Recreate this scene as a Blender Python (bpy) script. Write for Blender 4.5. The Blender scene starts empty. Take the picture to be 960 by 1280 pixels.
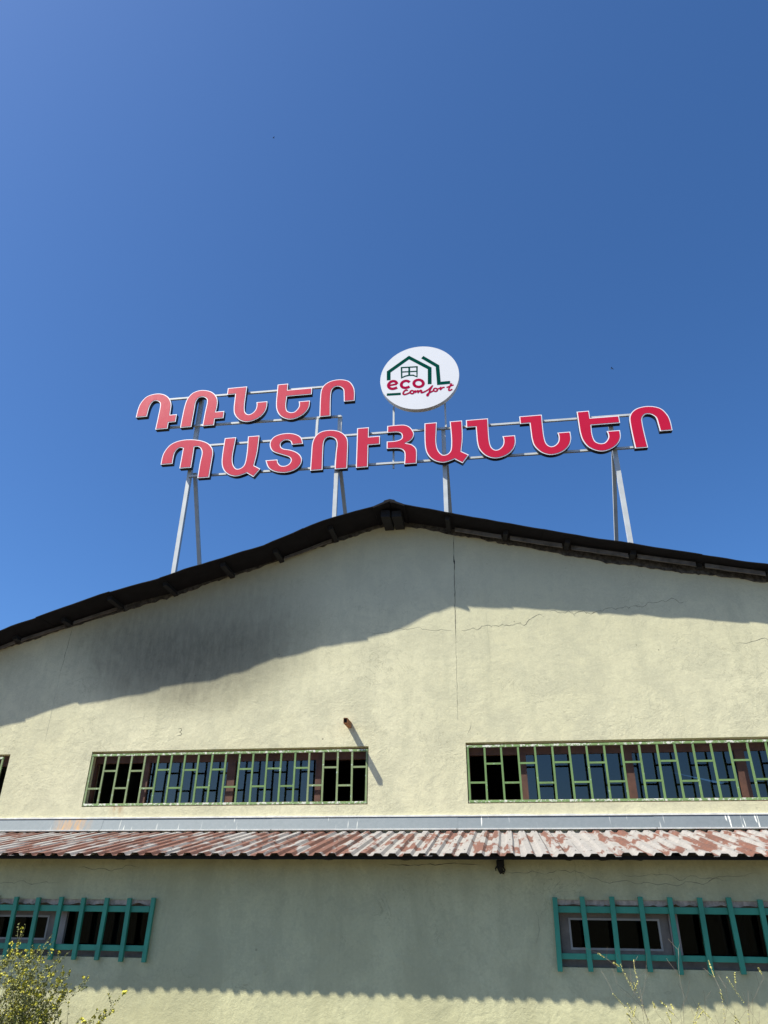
import bpy, bmesh, math, random
from math import radians, sin, cos, pi, atan2, sqrt
from mathutils import Vector, Matrix, noise
from mathutils.geometry import tessellate_polygon

random.seed(7)
S = bpy.context.scene
C = S.collection

# ------------------------------------------------------------------ camera
cam_d = bpy.data.cameras.new('camera'); cam = bpy.data.objects.new('camera', cam_d); C.objects.link(cam)
S.camera = cam
cam_d.sensor_fit = 'VERTICAL'; cam_d.sensor_height = 32.0; cam_d.lens = 32.0 * 900 / 1280
cam_d.clip_start = 0.05; cam_d.clip_end = 3000
PITCH, YAW, ROLL = radians(28.6), radians(9.0), radians(0.6)
Fw = Vector((-sin(YAW) * cos(PITCH), cos(YAW) * cos(PITCH), sin(PITCH)))
Rt = Vector((cos(YAW), sin(YAW), 0)); Up = Rt.cross(Fw)
R2 = Rt * cos(ROLL) + Up * sin(ROLL) * 1; U2 = Up * cos(ROLL) - Rt * sin(ROLL) * 1
m = Matrix((R2, U2, -Fw)).transposed().to_4x4(); m.translation = Vector((0, 0, 1.6))
cam.matrix_world = m

# ------------------------------------------------------------------ sky, sun, exposure
SUN = Vector((-1.44, -1.0, 2.47)).normalized()          # towards the sun
w = bpy.data.worlds.new('World'); S.world = w; w.use_nodes = True
nt = w.node_tree; bg = nt.nodes['Background']
sky = nt.nodes.new('ShaderNodeTexSky'); sky.sky_type = 'NISHITA'; sky.sun_disc = False
sky.sun_elevation = math.asin(SUN.z); sky.sun_rotation = atan2(SUN.x, SUN.y)
sky.altitude = 1200; sky.air_density = 1.0; sky.dust_density = 3.0; sky.ozone_density = 10.0
hs = nt.nodes.new('ShaderNodeHueSaturation'); hs.inputs['Saturation'].default_value = 1.10
nt.links.new(sky.outputs[0], hs.inputs['Color']); nt.links.new(hs.outputs[0], bg.inputs[0]); bg.inputs[1].default_value = 0.103
sd = bpy.data.lights.new('sun', 'SUN'); sd.energy = 5.0; sd.angle = radians(0.7); sd.color = (1.0, 0.975, 0.865)
so = bpy.data.objects.new('sun', sd); C.objects.link(so)
so.rotation_euler = SUN.to_track_quat('Z', 'Y').to_euler(); so.location = (-10, -8, 20)
S.view_settings.view_transform = 'Standard'; S.view_settings.look = 'None'
S.view_settings.gamma = 1; S.view_settings.exposure = 0.78

# ------------------------------------------------------------------ helpers
class MB:
    """collects shapes, then links them as one mesh object"""
    def __init__(s): s.v = []; s.f = []
    def add(s, vs, fs):
        n = len(s.v); s.v += [tuple(v) for v in vs]; s.f += [tuple(i + n for i in f) for f in fs]
    def box(s, x0, x1, y0, y1, z0, z1):
        s.add([(x0,y0,z0),(x1,y0,z0),(x1,y1,z0),(x0,y1,z0),(x0,y0,z1),(x1,y0,z1),(x1,y1,z1),(x0,y1,z1)],
              [(0,3,2,1),(4,5,6,7),(0,1,5,4),(1,2,6,5),(2,3,7,6),(3,0,4,7)])
    def bar(s, a, b, wx, wy, side=Vector((1, 0, 0))):
        a = Vector(a); b = Vector(b); d = (b - a).normalized()
        u = (side - d * side.dot(d)).normalized() * wx / 2; v = d.cross(u).normalized() * wy / 2
        P = [a-u-v, a+u-v, a+u+v, a-u+v, b-u-v, b+u-v, b+u+v, b-u+v]
        s.add(P, [(0,3,2,1),(4,5,6,7),(0,1,5,4),(1,2,6,5),(2,3,7,6),(3,0,4,7)])
    def tube(s, pts, radii, n=5):
        pts = [Vector(p) for p in pts]; base = len(s.v); vs = []; fs = []
        for i, p in enumerate(pts):
            d = (pts[min(i+1, len(pts)-1)] - pts[max(i-1, 0)]).normalized()
            u = d.orthogonal().normalized(); v = d.cross(u)
            for k in range(n):
                a = 2*pi*k/n; vs.append(p + (u*cos(a) + v*sin(a)) * radii[i])
        for i in range(len(pts)-1):
            for k in range(n):
                fs.append((i*n+k, i*n+(k+1) % n, (i+1)*n+(k+1) % n, (i+1)*n+k))
        fs.append(tuple(range(n-1, -1, -1))); fs.append(tuple((len(pts)-1)*n+k for k in range(n)))
        s.add(vs, fs)
    def prism(s, poly, y0, y1):
        """polygon in x,z extruded along y; y0 is the front"""
        n = len(poly)
        tri = tessellate_polygon([[Vector((x, z, 0)) for x, z in poly]])
        vs = [(x, y0, z) for x, z in poly] + [(x, y1, z) for x, z in poly]
        area = sum(poly[i][0]*poly[(i+1) % n][1] - poly[(i+1) % n][0]*poly[i][1] for i in range(n))
        fs = []
        for t in tri:
            a, b, c = t
            ar = (poly[b][0]-poly[a][0])*(poly[c][1]-poly[a][1]) - (poly[c][0]-poly[a][0])*(poly[b][1]-poly[a][1])
            if ar < 0: a, b, c = a, c, b
            fs.append((a, b, c)); fs.append((c+n, b+n, a+n))
        for i in range(n):
            j = (i+1) % n
            fs.append((i, i+n, j+n, j) if area > 0 else (j, j+n, i+n, i))
        s.add(vs, fs)
    def build(s, name, mat, parent=None, smooth=False, bevel=0):
        me = bpy.data.meshes.new(name); me.from_pydata(s.v, [], s.f); me.update()
        if smooth:
            for p in me.polygons: p.use_smooth = True
        me.materials.append(mat)
        o = bpy.data.objects.new(name, me); C.objects.link(o)
        if parent: o.parent = parent
        if bevel:
            b = o.modifiers.new('bevel', 'BEVEL'); b.width = bevel; b.segments = 1; b.limit_method = 'ANGLE'
        return o

def empty(name, label, cat, group=None):
    o = bpy.data.objects.new(name, None); C.objects.link(o); o.empty_display_size = 0.2
    o['label'] = label; o['category'] = cat
    if group: o['group'] = group
    return o

def lerp_pts(pts, x):
    if x <= pts[0][0]: p, q = pts[0], pts[1]
    elif x >= pts[-1][0]: p, q = pts[-2], pts[-1]
    else:
        for p, q in zip(pts, pts[1:]):
            if p[0] <= x <= q[0]: break
    return p[1] + (q[1]-p[1]) * (x-p[0]) / (q[0]-p[0])

def nz(x, y=0.0, z=0.0): return noise.noise(Vector((x, y, z)))

# ------------------------------------------------------------------ materials
class NT:
    def __init__(s, name):
        s.m = bpy.data.materials.new(name); s.m.use_nodes = True; s.t = s.m.node_tree
        s.b = s.t.nodes['Principled BSDF']; s.out = s.t.nodes['Material Output']
        s.tc = s.n('ShaderNodeTexCoord')
    def n(s, typ, **kw):
        o = s.t.nodes.new(typ)
        for k, v in kw.items(): setattr(o, k, v)
        return o
    def l(s, a, b): s.t.links.new(a, b)
    def val(s, sock, v):
        if hasattr(v, 'is_output'): s.l(v, sock)
        else: sock.default_value = v
    def mapping(s, scale=(1,1,1), loc=(0,0,0), src=None):
        mp = s.n('ShaderNodeMapping'); s.l(src or s.tc.outputs['Object'], mp.inputs[0])
        mp.inputs['Scale'].default_value = scale
        s.val(mp.inputs['Location'], loc); return mp.outputs[0]
    def noise(s, vec, scale, detail=4, rough=0.55, dist=0.0):
        o = s.n('ShaderNodeTexNoise'); s.l(vec, o.inputs['Vector'])
        o.inputs['Scale'].default_value = scale; o.inputs['Detail'].default_value = detail
        o.inputs['Roughness'].default_value = rough; o.inputs['Distortion'].default_value = dist
        return o.outputs['Fac']
    def ramp(s, fac, stops):
        r = s.n('ShaderNodeValToRGB'); s.l(fac, r.inputs[0])
        e = r.color_ramp.elements
        while len(e) < len(stops): e.new(0.5)
        for i, (p, c) in enumerate(stops):
            e[i].position = p; e[i].color = (c, c, c, 1) if isinstance(c, (int, float)) else (*c, 1)
        return r.outputs[0]
    def mix(s, fac, a, b, mode='MIX'):
        o = s.n('ShaderNodeMix', data_type='RGBA', blend_type=mode)
        s.val(o.inputs[0], fac)
        for sk, v in ((o.inputs[6], a), (o.inputs[7], b)):
            if hasattr(v, 'is_output'): s.l(v, sk)
            else: sk.default_value = (*v, 1)
        return o.outputs[2]
    def math(s, op, a, b=0.0, clamp=False):
        o = s.n('ShaderNodeMath', operation=op, use_clamp=clamp)
        s.val(o.inputs[0], a); s.val(o.inputs[1], b); return o.outputs[0]
    def maprange(s, v, a, b, c=0.0, d=1.0):
        o = s.n('ShaderNodeMapRange'); o.interpolation_type = 'SMOOTHSTEP'; s.l(v, o.inputs[0])
        for i, x in enumerate((a, b, c, d)): o.inputs[i+1].default_value = x
        return o.outputs[0]
    def xyz(s, vec=None):
        o = s.n('ShaderNodeSeparateXYZ'); s.l(vec or s.tc.outputs['Object'], o.inputs[0]); return o.outputs
    def rnd(s): return s.n('ShaderNodeObjectInfo').outputs['Random']
    def set(s, color=None, rough=None, metal=None, spec=None):
        if color is not None:
            if hasattr(color, 'is_output'): s.l(color, s.b.inputs['Base Color'])
            else: s.b.inputs['Base Color'].default_value = (*color, 1)
        if rough is not None: s.val(s.b.inputs['Roughness'], rough)
        if metal is not None: s.b.inputs['Metallic'].default_value = metal
        if spec is not None: s.b.inputs['Specular IOR Level'].default_value = spec
    def bump(s, h, strength=0.5, dist=0.02, prev=None):
        o = s.n('ShaderNodeBump'); s.l(h, o.inputs['Height'])
        o.inputs['Strength'].default_value = strength; o.inputs['Distance'].default_value = dist
        if prev: s.l(prev, o.inputs['Normal'])
        s.l(o.outputs[0], s.b.inputs['Normal']); return o.outputs[0]

def plain(name, col, rough=0.6, metal=0.0, var=0.25, scale=6.0, bump=0.0, spec=None):
    t = NT(name); v = t.tc.outputs['Object']
    n1 = t.noise(v, scale, 5, 0.6)
    d = tuple(c * (1-var) for c in col); l_ = tuple(min(1, c * (1+var)) for c in col)
    t.set(t.ramp(n1, [(0.3, d), (0.7, l_)]), rough, metal, spec)
    if bump: t.bump(t.noise(v, scale*6, 3), bump, 0.005)
    return t.m

def stucco(name, base, hall):
    t = NT(name); v = t.tc.outputs['Object']; X, Y, Z = t.xyz()
    big = t.noise(v, 0.35, 4, 0.6, 0.4); mid = t.noise(v, 1.6, 5, 0.62, 0.6); fine = t.noise(v, 14, 4, 0.65)
    strk = t.noise(t.mapping((2.2, 1, 0.22)), 2.0, 4, 0.6)
    c = t.mix(t.ramp(big, [(0.35, 0.0), (0.7, 1.0)]), base, tuple(k*f for k, f in zip(base, (0.90, 0.90, 0.86))))
    c = t.mix(t.ramp(mid, [(0.45, 0.0), (0.62, 0.62)]), c, tuple(k*f for k, f in zip(base, (0.76, 0.77, 0.78))))
    sp = t.noise(v, 6.5, 7, 0.75, 0.5)
    c = t.mix(t.ramp(sp, [(0.50, 0.0), (0.64, 0.55)]), c, tuple(k*f for k, f in zip(base, (0.72, 0.73, 0.74))))
    c = t.mix(t.ramp(strk, [(0.48, 0.0), (0.68, 0.32)]), c, tuple(k*f for k, f in zip(base, (0.66, 0.68, 0.68))))
    c = t.mix(t.ramp(fine, [(0.34, 0.35), (0.48, 0.0)]), c, tuple(k*0.82 for k in base))
    # sparse dark pits and hairline stains
    vo = t.n('ShaderNodeTexVoronoi'); t.l(v, vo.inputs['Vector']); vo.inputs['Scale'].default_value = 1.3
    c = t.mix(t.ramp(vo.outputs['Distance'], [(0.012, 0.75), (0.020, 0.0)]), c, (0.05, 0.045, 0.035))
    gr_ = t.noise(v, 30, 5, 0.8)
    c = t.mix(t.ramp(gr_, [(0.36, 0.26), (0.48, 0.0)]), c, tuple(k*0.62 for k in base))
    c = t.mix(t.ramp(gr_, [(0.52, 0.0), (0.66, 0.35)]), c, tuple(min(1, k*1.12) for k in base))
    hl = t.math('ABSOLUTE', t.math('SUBTRACT', t.noise(v, 2.3, 8, 0.62, 1.2), 0.5))
    hm = t.ramp(t.noise(v, 0.9, 4, 0.6), [(0.54, 0.0), (0.60, 1.0)])
    c = t.mix(t.math('MULTIPLY', hm, t.ramp(hl, [(0.0025, 0.55), (0.006, 0.0)])), c, tuple(k*0.40 for k in base))
    v2 = t.n('ShaderNodeTexVoronoi'); t.l(v, v2.inputs['Vector']); v2.inputs['Scale'].default_value = 4.0
    rare = t.ramp(t.noise(v, 1.7, 2), [(0.58, 0.0), (0.62, 1.0)])
    c = t.mix(t.math('MULTIPLY', rare, t.ramp(v2.outputs['Distance'], [(0.03, 0.7), (0.07, 0.0)])), c, tuple(k*0.35 for k in base))
    if hall:
        # soot stain from a former flue, drifting left and down under the left slope
        def spot(cx, cz, rx, rz, s):
            dx = t.math('DIVIDE', t.math('SUBTRACT', X, cx), rx); dz = t.math('DIVIDE', t.math('SUBTRACT', Z, cz), rz)
            r = t.math('ADD', t.math('MULTIPLY', dx, dx), t.math('MULTIPLY', dz, dz))
            r = t.math('ADD', r, t.math('MULTIPLY', t.math('SUBTRACT', mid, 0.5), 0.55))
            return t.math('MULTIPLY', t.maprange(r, 0.0, 1.0, s, 0.0), t.ramp(t.noise(t.mapping((5, 1, 1.6)), 2.0, 6, 0.7), [(0.30, 0.72), (0.62, 1.0)]))
        c = t.mix(spot(-5.5, 6.15, 3.0, 1.9, 0.74), c, (0.085, 0.08, 0.06))
        c = t.mix(spot(-5.3, 5.3, 2.3, 1.1, 0.40), c, (0.13, 0.12, 0.085))
        # wall tone turns darker and cooler with height towards the gable
        c = t.mix(t.math('MULTIPLY', t.maprange(Z, 5.6, 6.9, 0.0, 0.45), 1.0), c, tuple(k*f for k, f in zip(base, (0.80, 0.84, 0.92))))
        # rust run below the sill of the left window
        rn = t.noise(t.mapping((9, 1, 1.2)), 2.5, 3)
        rz = t.math('MULTIPLY', t.maprange(t.math('ABSOLUTE', t.math('SUBTRACT', X, -6.33)), 0.03, 0.16, 1.0, 0.0), t.maprange(Z, 2.84, 2.99, 0.25, 1.0))
        rz = t.math('MULTIPLY', rz, t.maprange(Z, 2.985, 3.0, 1.0, 0.0))
        c = t.mix(t.math('MULTIPLY', rz, t.ramp(rn, [(0.38, 0.0), (0.62, 0.85)])), c, (0.36, 0.17, 0.05))
    else:
        low = t.maprange(Z, 0.0, 1.1, 1.0, 0.0)
        c = t.mix(t.math('MULTIPLY', low, t.ramp(t.noise(v, 2.2, 5, 0.65), [(0.45, 0.0), (0.7, 0.30)])), c, (0.33, 0.31, 0.20))
        # long faint darker streaks placed by noise
        dn = t.noise(t.mapping((1.1, 1, 0.35)), 1.3, 5, 0.6, 0.8)
        c = t.mix(t.ramp(dn, [(0.47, 0.0), (0.62, 0.50)]), c, tuple(k*f for k, f in zip(base, (0.70, 0.70, 0.68))))
    t.set(c, 0.92, 0, 0.25)
    # floated render: broad lumps, a few scraped places, sand grain
    tr = t.noise(t.mapping((1.0, 1, 1.3)), 2.6, 7, 0.68, 0.5)
    pat = t.ramp(t.noise(v, 1.1, 3, 0.6), [(0.42, 0.25), (0.62, 1.0)])
    ridg = t.math('MULTIPLY', t.noise(v, 12.0, 6, 0.75, 0.5), pat)
    h = t.math('ADD', t.math('MULTIPLY', tr, 0.6), t.math('MULTIPLY', ridg, 0.45))
    h = t.math('ADD', h, t.math('MULTIPLY', t.noise(v, 34, 5, 0.8), 0.16))
    if hall:   # rougher low down, smoother towards the gable
        h = t.math('MULTIPLY', h, t.maprange(Z, 3.8, 5.6, 1.2, 0.6))
    t.bump(h, 0.58, 0.03)
    return t.m

def rust_sheet():
    t = NT('rusty_painted_sheet'); v = t.tc.outputs['Object']; X, Y, Z = t.xyz(); r = t.rnd()
    off = t.n('ShaderNodeCombineXYZ'); t.l(t.math('MULTIPLY', r, 37.0), off.inputs[0]); t.l(t.math('MULTIPLY', r, 19.0), off.inputs[1])
    a = t.noise(t.mapping((2.4, 0.8, 0.0), off.outputs[0]), 1.5, 5, 0.6, 0.3)
    b = t.noise(t.mapping((10.0, 0.55, 0.0), off.outputs[0]), 1.0, 3, 0.6)
    leftness = t.maprange(X, -5.0, 0.5, 0.055, 0.005)
    k = t.math('ADD', t.math('ADD', t.math('MULTIPLY', a, 0.62), t.math('MULTIPLY', b, 0.38)), leftness)
    k = t.math('ADD', k, t.math('MULTIPLY', t.math('SUBTRACT', r, 0.5), 0.08))
    mask = t.ramp(k, [(0.515, 0.0), (0.555, 1.0)])
    white = t.mix(t.ramp(t.noise(v, 7, 5, 0.7), [(0.35, 0.0), (0.75, 0.8)]), (0.33, 0.305, 0.285), (0.19, 0.175, 0.17))
    rust = t.mix(t.ramp(t.noise(v, 9, 5, 0.7), [(0.3, 0.0), (0.7, 1.0)]), (0.19, 0.078, 0.05), (0.11, 0.056, 0.045))
    dark = t.mix(t.ramp(t.noise(t.mapping((6, 0.5, 0), off.outputs[0]), 2.0, 3), [(0.55, 0.0), (0.72, 0.7)]), rust, (0.075, 0.045, 0.035))
    t.set(t.mix(mask, white, dark), t.ramp(mask, [(0, 0.55), (1, 0.85)]), 0, 0.4)
    t.bump(t.noise(v, 30, 4), 0.25, 0.004)
    return t.m

def galvanised():
    t = NT('galvanised_flashing'); v = t.tc.outputs['Object']; X, Y, Z = t.xyz(); r = t.rnd()
    n1 = t.noise(v, 18, 4, 0.7)
    c = t.mix(n1, (0.13, 0.155, 0.165), (0.20, 0.22, 0.23))
    dr = t.noise(t.mapping((24, 1, 1.6)), 1.0, 2)
    cl = t.noise(v, 0.9, 3)
    dm = t.math('MULTIPLY', t.ramp(dr, [(0.63, 0.0), (0.67, 1.0)]), t.ramp(cl, [(0.45, 0.0), (0.6, 1.0)]))
    c = t.mix(dm, c, (0.75, 0.74, 0.66))
    rx = t.math('MULTIPLY', t.maprange(t.math('ABSOLUTE', t.math('SUBTRACT', X, -7.05)), 0.1, 0.42, 1, 0), t.ramp(t.noise(t.mapping((8, 1, 2)), 2.0, 4), [(0.38, 0.0), (0.65, 0.9)]))
    c = t.mix(rx, c, (0.40, 0.22, 0.08))
    t.set(c, 0.6, 0.15, 0.4); t.bump(t.noise(v, 5, 3), 0.12, 0.01)
    return t.m

def paint(name, col, worn, amount=0.62, rough=0.45):
    t = NT(name); v = t.tc.outputs['Object']
    n1 = t.noise(v, 16, 5, 0.7); n2 = t.noise(v, 3, 4)
    c = t.mix(t.ramp(n2, [(0.3, 0.0), (0.7, 1.0)]), tuple(k*0.82 for k in col), tuple(min(1, k*1.12) for k in col))
    c = t.mix(t.ramp(n1, [(amount, 0.0), (amount+0.04, 1.0)]), c, worn)
    t.set(c, rough, 0, 0.4); t.bump(n1, 0.2, 0.003); return t.m

def glass_mat(name, tint, ior):
    t = NT(name); t.t.nodes.remove(t.b)
    tr = t.n('ShaderNodeBsdfTransparent'); tr.inputs[0].default_value = (*tint, 1)
    gl = t.n('ShaderNodeBsdfGlossy'); gl.inputs['Roughness'].default_value = 0.015; gl.inputs[0].default_value = (0.88, 0.86, 0.76, 1)
    bp = t.n('ShaderNodeBump'); bp.inputs['Strength'].default_value = 0.05; bp.inputs['Distance'].default_value = 0.02
    t.l(t.noise(t.tc.outputs['Object'], 1.3, 2), bp.inputs['Height']); t.l(bp.outputs[0], gl.inputs['Normal'])
    fr = t.n('ShaderNodeFresnel'); fr.inputs[0].default_value = ior
    mx = t.n('ShaderNodeMixShader'); t.l(fr.outputs[0], mx.inputs[0]); t.l(tr.outputs[0], mx.inputs[1]); t.l(gl.outputs[0], mx.inputs[2])
    t.l(mx.outputs[0], t.out.inputs[0]); return t.m

def letter_red():
    t = NT('red_acrylic'); v = t.tc.outputs['Object']
    c = t.mix(t.noise(v, 2.5, 4, 0.6), (0.48, 0.002, 0.026), (0.52, 0.003, 0.032))
    t.set(c, 0.35, 0, 0.5); t.b.inputs['IOR'].default_value = 1.47
    dirt = t.ramp(t.noise(t.mapping((3, 1, 0.8)), 2.5, 5, 0.7), [(0.45, 0.32), (0.70, 0.35)])
    t.l(dirt, t.b.inputs['Roughness'])
    t.bump(t.noise(v, 1.5, 2), 0.08, 0.02)
    return t.m

M = {
 'hall': stucco('cream_stucco', (0.65, 0.605, 0.405), True),
 'annex': stucco('pale_green_stucco', (0.65, 0.61, 0.365), False),
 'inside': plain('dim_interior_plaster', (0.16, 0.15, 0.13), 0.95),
 'reveal': plain('rough_reveal_mortar', (0.48, 0.38, 0.29), 0.95, var=0.4, scale=14, bump=0.8),
 'roof': plain('tarred_roof_sheet', (0.008, 0.0072, 0.0085), 0.9, var=0.35, scale=5, bump=0.2, spec=0.2),
 'purlin': plain('sooty_timber', (0.006, 0.0055, 0.006), 0.85, var=0.4, scale=9, bump=0.4),
 'board': plain('weathered_grey_board', (0.105, 0.095, 0.085), 0.9, var=0.55, scale=5, bump=0.5),
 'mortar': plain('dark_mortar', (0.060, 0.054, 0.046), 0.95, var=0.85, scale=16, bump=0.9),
 'crack': plain('crack_shadow', (0.17, 0.16, 0.115), 1.0, var=0.5, scale=8),
 'seam': plain('filled_joint', (0.42, 0.41, 0.30), 1.0, var=0.3, scale=8),
 'rust': rust_sheet(), 'galv': galvanised(),
 'lip': plain('white_sealant_sunlit_lip', (0.66, 0.65, 0.60), 0.7, var=0.15, scale=10, bump=0.3),
 'green': paint('green_grille_paint', (0.155, 0.25, 0.085), (0.48, 0.62, 0.52), 0.63),
 'green_rail': paint('peeling_rail_paint', (0.20, 0.30, 0.11), (0.66, 0.65, 0.55), 0.52),
 'pale_green': paint('faded_grille_paint', (0.22, 0.275, 0.125), (0.50, 0.60, 0.50), 0.60),
 'teal': paint('teal_bar_paint', (0.045, 0.30, 0.19), (0.2, 0.32, 0.25), 0.66, 0.4),
 'brown': plain('red_brown_window_wood', (0.085, 0.036, 0.022), 0.7, var=0.35, scale=6, bump=0.2),
 'grey_frame': plain('grey_window_frame', (0.36, 0.30, 0.25), 0.6, var=0.15, scale=6),
 'sash': plain('aged_sash_wood', (0.22, 0.175, 0.135), 0.75, var=0.25, scale=8, bump=0.2),
 'bead': plain('pale_glazing_bead', (0.40, 0.35, 0.29), 0.6, var=0.12, scale=8),
 'curtain': plain('grey_curtain_cloth', (0.25, 0.25, 0.23), 0.95, var=0.2, scale=6),
 'glass': glass_mat('sky_reflecting_glass', (0.35, 0.38, 0.40), 1.9),
 'glass_low': glass_mat('dark_window_glass', (0.32, 0.37, 0.36), 1.22),
 'steel': plain('grey_primed_steel', (0.50, 0.51, 0.50), 0.45, 0.0, var=0.10, scale=4),
 'tube': plain('rusty_square_tube', (0.26, 0.10, 0.035), 0.85, var=0.4, scale=20, bump=0.4),
 'dark': plain('dark_void_paint', (0.01, 0.01, 0.01), 0.9),
 'letter_side': plain('black_letter_return', (0.012, 0.014, 0.02), 0.5, var=0.1),
 'letter_rim': plain('white_letter_rim', (0.80, 0.77, 0.79), 0.45, var=0.03),
 'letter_red': letter_red(),
 'disc': plain('white_sign_acrylic', (0.64, 0.64, 0.67), 0.6, var=0.02, scale=2, spec=0.2),
 'disc_side': plain('pale_disc_return', (0.78, 0.76, 0.72), 0.5, var=0.06, scale=3),
 'logo_green': plain('dark_green_vinyl', (0.002, 0.055, 0.040), 0.8, var=0.05, spec=0.0),
 'logo_red': plain('crimson_vinyl', (0.34, 0.006, 0.045), 0.8, var=0.05, spec=0.0),
 'stem': plain('dry_olive_stem', (0.19, 0.19, 0.09), 0.8, var=0.35, scale=10),
 'twig': plain('grey_brown_twig', (0.20, 0.165, 0.12), 0.85, var=0.3, scale=10),
 'flower': plain('yellow_mustard_petal', (0.50, 0.45, 0.03), 0.7, var=0.25, scale=20),
 'catkin': plain('pale_yellow_catkin', (0.50, 0.46, 0.14), 0.8, var=0.3, scale=20),
 'leaf': plain('small_olive_leaf', (0.17, 0.175, 0.04), 0.75, var=0.4, scale=12),
 'grass': plain('dry_grass_blade', (0.22, 0.21, 0.09), 0.8, var=0.4, scale=6),
 'bird': plain('dark_bird_feathers', (0.02, 0.02, 0.022), 0.8),
}
gt = NT('dry_ground')
gc = gt.ramp(gt.noise(gt.tc.outputs['Object'], 0.6, 7, 0.65), [(0.3, (0.068, 0.056, 0.032)), (0.55, (0.085, 0.072, 0.042)), (0.75, (0.05, 0.055, 0.02))])
gt.set(gc, 0.95); gt.bump(gt.noise(gt.tc.outputs['Object'], 7, 6), 0.8, 0.05)

# ------------------------------------------------------------------ ground
bm = bmesh.new()
bmesh.ops.create_grid(bm, x_segments=90, y_segments=90, size=1)
for v in bm.verts:
    x, y = v.co.x, v.co.y
    r = max(abs(x), abs(y)); k = 22 * r + 1900 * max(0, r - 0.55) ** 2
    v.co.x = x / max(r, 1e-6) * k; v.co.y = y / max(r, 1e-6) * k
    d = sqrt(v.co.x ** 2 + v.co.y ** 2)
    v.co.z = 0.05 * nz(v.co.x * 0.4, v.co.y * 0.4) if d < 30 else -0.02
me = bpy.data.meshes.new('ground'); bm.to_mesh(me); bm.free(); me.materials.append(gt.m)
ground = bpy.data.objects.new('ground', me); C.objects.link(ground); ground['kind'] = 'structure'

# ------------------------------------------------------------------ walls with openings
def pierced_wall(name, mat, parent, x0, x1, zb, ztop, holes, y, thick, extra=()):
    xs = sorted(set([x0, x1] + [h[0] for h in holes] + [h[1] for h in holes] + [p for p in extra if x0 < p < x1]))
    mb = MB()
    for a, b in zip(xs, xs[1:]):
        mid = (a+b)/2; cuts = sorted((h[2], h[3]) for h in holes if h[0] < mid < h[1])
        lo = zb; segs = []
        for c0, c1 in cuts: segs.append((lo, lo, c0, c0)); lo = c1
        segs.append((lo, lo, ztop(a), ztop(b)))
        for za, zb2, zc, zd in segs:
            mb.add([(a,y,za),(b,y,zb2),(b,y,zd),(a,y,zc)], [(0,1,2,3)])
            mb.add([(a,y+thick,za),(b,y+thick,zb2),(b,y+thick,zd),(a,y+thick,zc)], [(3,2,1,0)])
        mb.add([(a,y,ztop(a)),(b,y,ztop(b)),(b,y+thick,ztop(b)),(a,y+thick,ztop(a))], [(0,1,2,3)])
    for hx0, hx1, hz0, hz1 in holes:
        P = [(hx0,hz0),(hx1,hz0),(hx1,hz1),(hx0,hz1)]
        for i in range(4):
            p, q = P[i], P[(i+1) % 4]
            mb.add([(p[0],y,p[1]),(q[0],y,q[1]),(q[0],y+thick,q[1]),(p[0],y+thick,p[1])], [(0,1,2,3)])
    for xx in (x0, x1):
        mb.add([(xx,y,zb),(xx,y+thick,zb),(xx,y+thick,ztop(xx)),(xx,y,ztop(xx))], [(0,1,2,3)])
    return mb.build(name, mat, parent)

WT = [(-11.6,5.17),(-9.23,5.80),(-7.78,6.225),(-7.0,6.42),(-6.09,6.68),(-4.97,7.02),(-3.9,7.35),(-2.9,7.66),(-1.70,7.96),(-0.6,7.68),(1.02,7.225),(2.4,6.87),(3.66,6.62),(4.65,6.42),(8.3,5.66)]
VG3 = [(-11.8,11.40,5.16),(-9.617,11.465,5.69),(-9.217,11.435,5.845),(-8.727,11.43,6.035),(-7.885,11.395,6.276),(-6.998,11.345,6.54),(-6.57,11.335,6.64),(-6.015,11.31,6.75),
       (-5.457,11.30,6.917),(-4.719,11.32,7.125),(-4.009,11.315,7.315),(-3.377,11.255,7.53),(-2.98,11.235,7.68),(-2.632,11.23,7.775),(-2.225,11.265,7.894),(-1.690,11.28,8.02),
       (-1.50,11.29,7.985),(-0.69,11.355,7.785),(0.045,11.395,7.60),(0.92,11.45,7.385),(1.771,11.50,7.19),(2.507,11.53,7.02),(3.047,11.56,6.895),(3.689,11.585,6.75),(5.0,11.62,6.46),(8.4,11.65,5.74)]
VG = [(a, c) for a, b, c in VG3]; VY = [(a, b) for a, b, c in VG3]
roofz = lambda x: lerp_pts(VG, x)
fronty = lambda x: lerp_pts(VY, x)
wtop = lambda x: lerp_pts(WT, x)          # where the sound render ends
ztop = lambda x: roofz(x) - 0.03

hall = empty('hall_building', 'large cream stucco gabled hall with dark roof and long barred upper windows', 'building')
W1 = (-6.965, -2.115, 2.985, 3.875); W2 = (-0.535, 6.10, 2.985, 3.90); W3 = (-11.3, -8.50, 2.985, 3.86)
pierced_wall('gable_wall', M['hall'], hall, -11.6, 8.3, 0, ztop, [W1, W2, W3], 12.0, 0.35, [p[0] for p in VG])
for xa, xb, zt in ((-11.6, -11.3, 5.15), (8.0, 8.3, 5.6)):
    mb = MB(); mb.box(xa, xb, 12.35, 30, 0, zt); mb.build('side_wall', M['hall'], hall)
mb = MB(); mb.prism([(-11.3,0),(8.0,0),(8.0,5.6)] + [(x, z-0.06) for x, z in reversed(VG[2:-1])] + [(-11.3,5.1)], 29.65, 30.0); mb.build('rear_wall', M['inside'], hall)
mb = MB(); mb.box(-11.29, 7.99, 12.36, 29.6, 0.06, 0.1); mb.build('hall_floor', M['inside'], hall)

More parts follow.
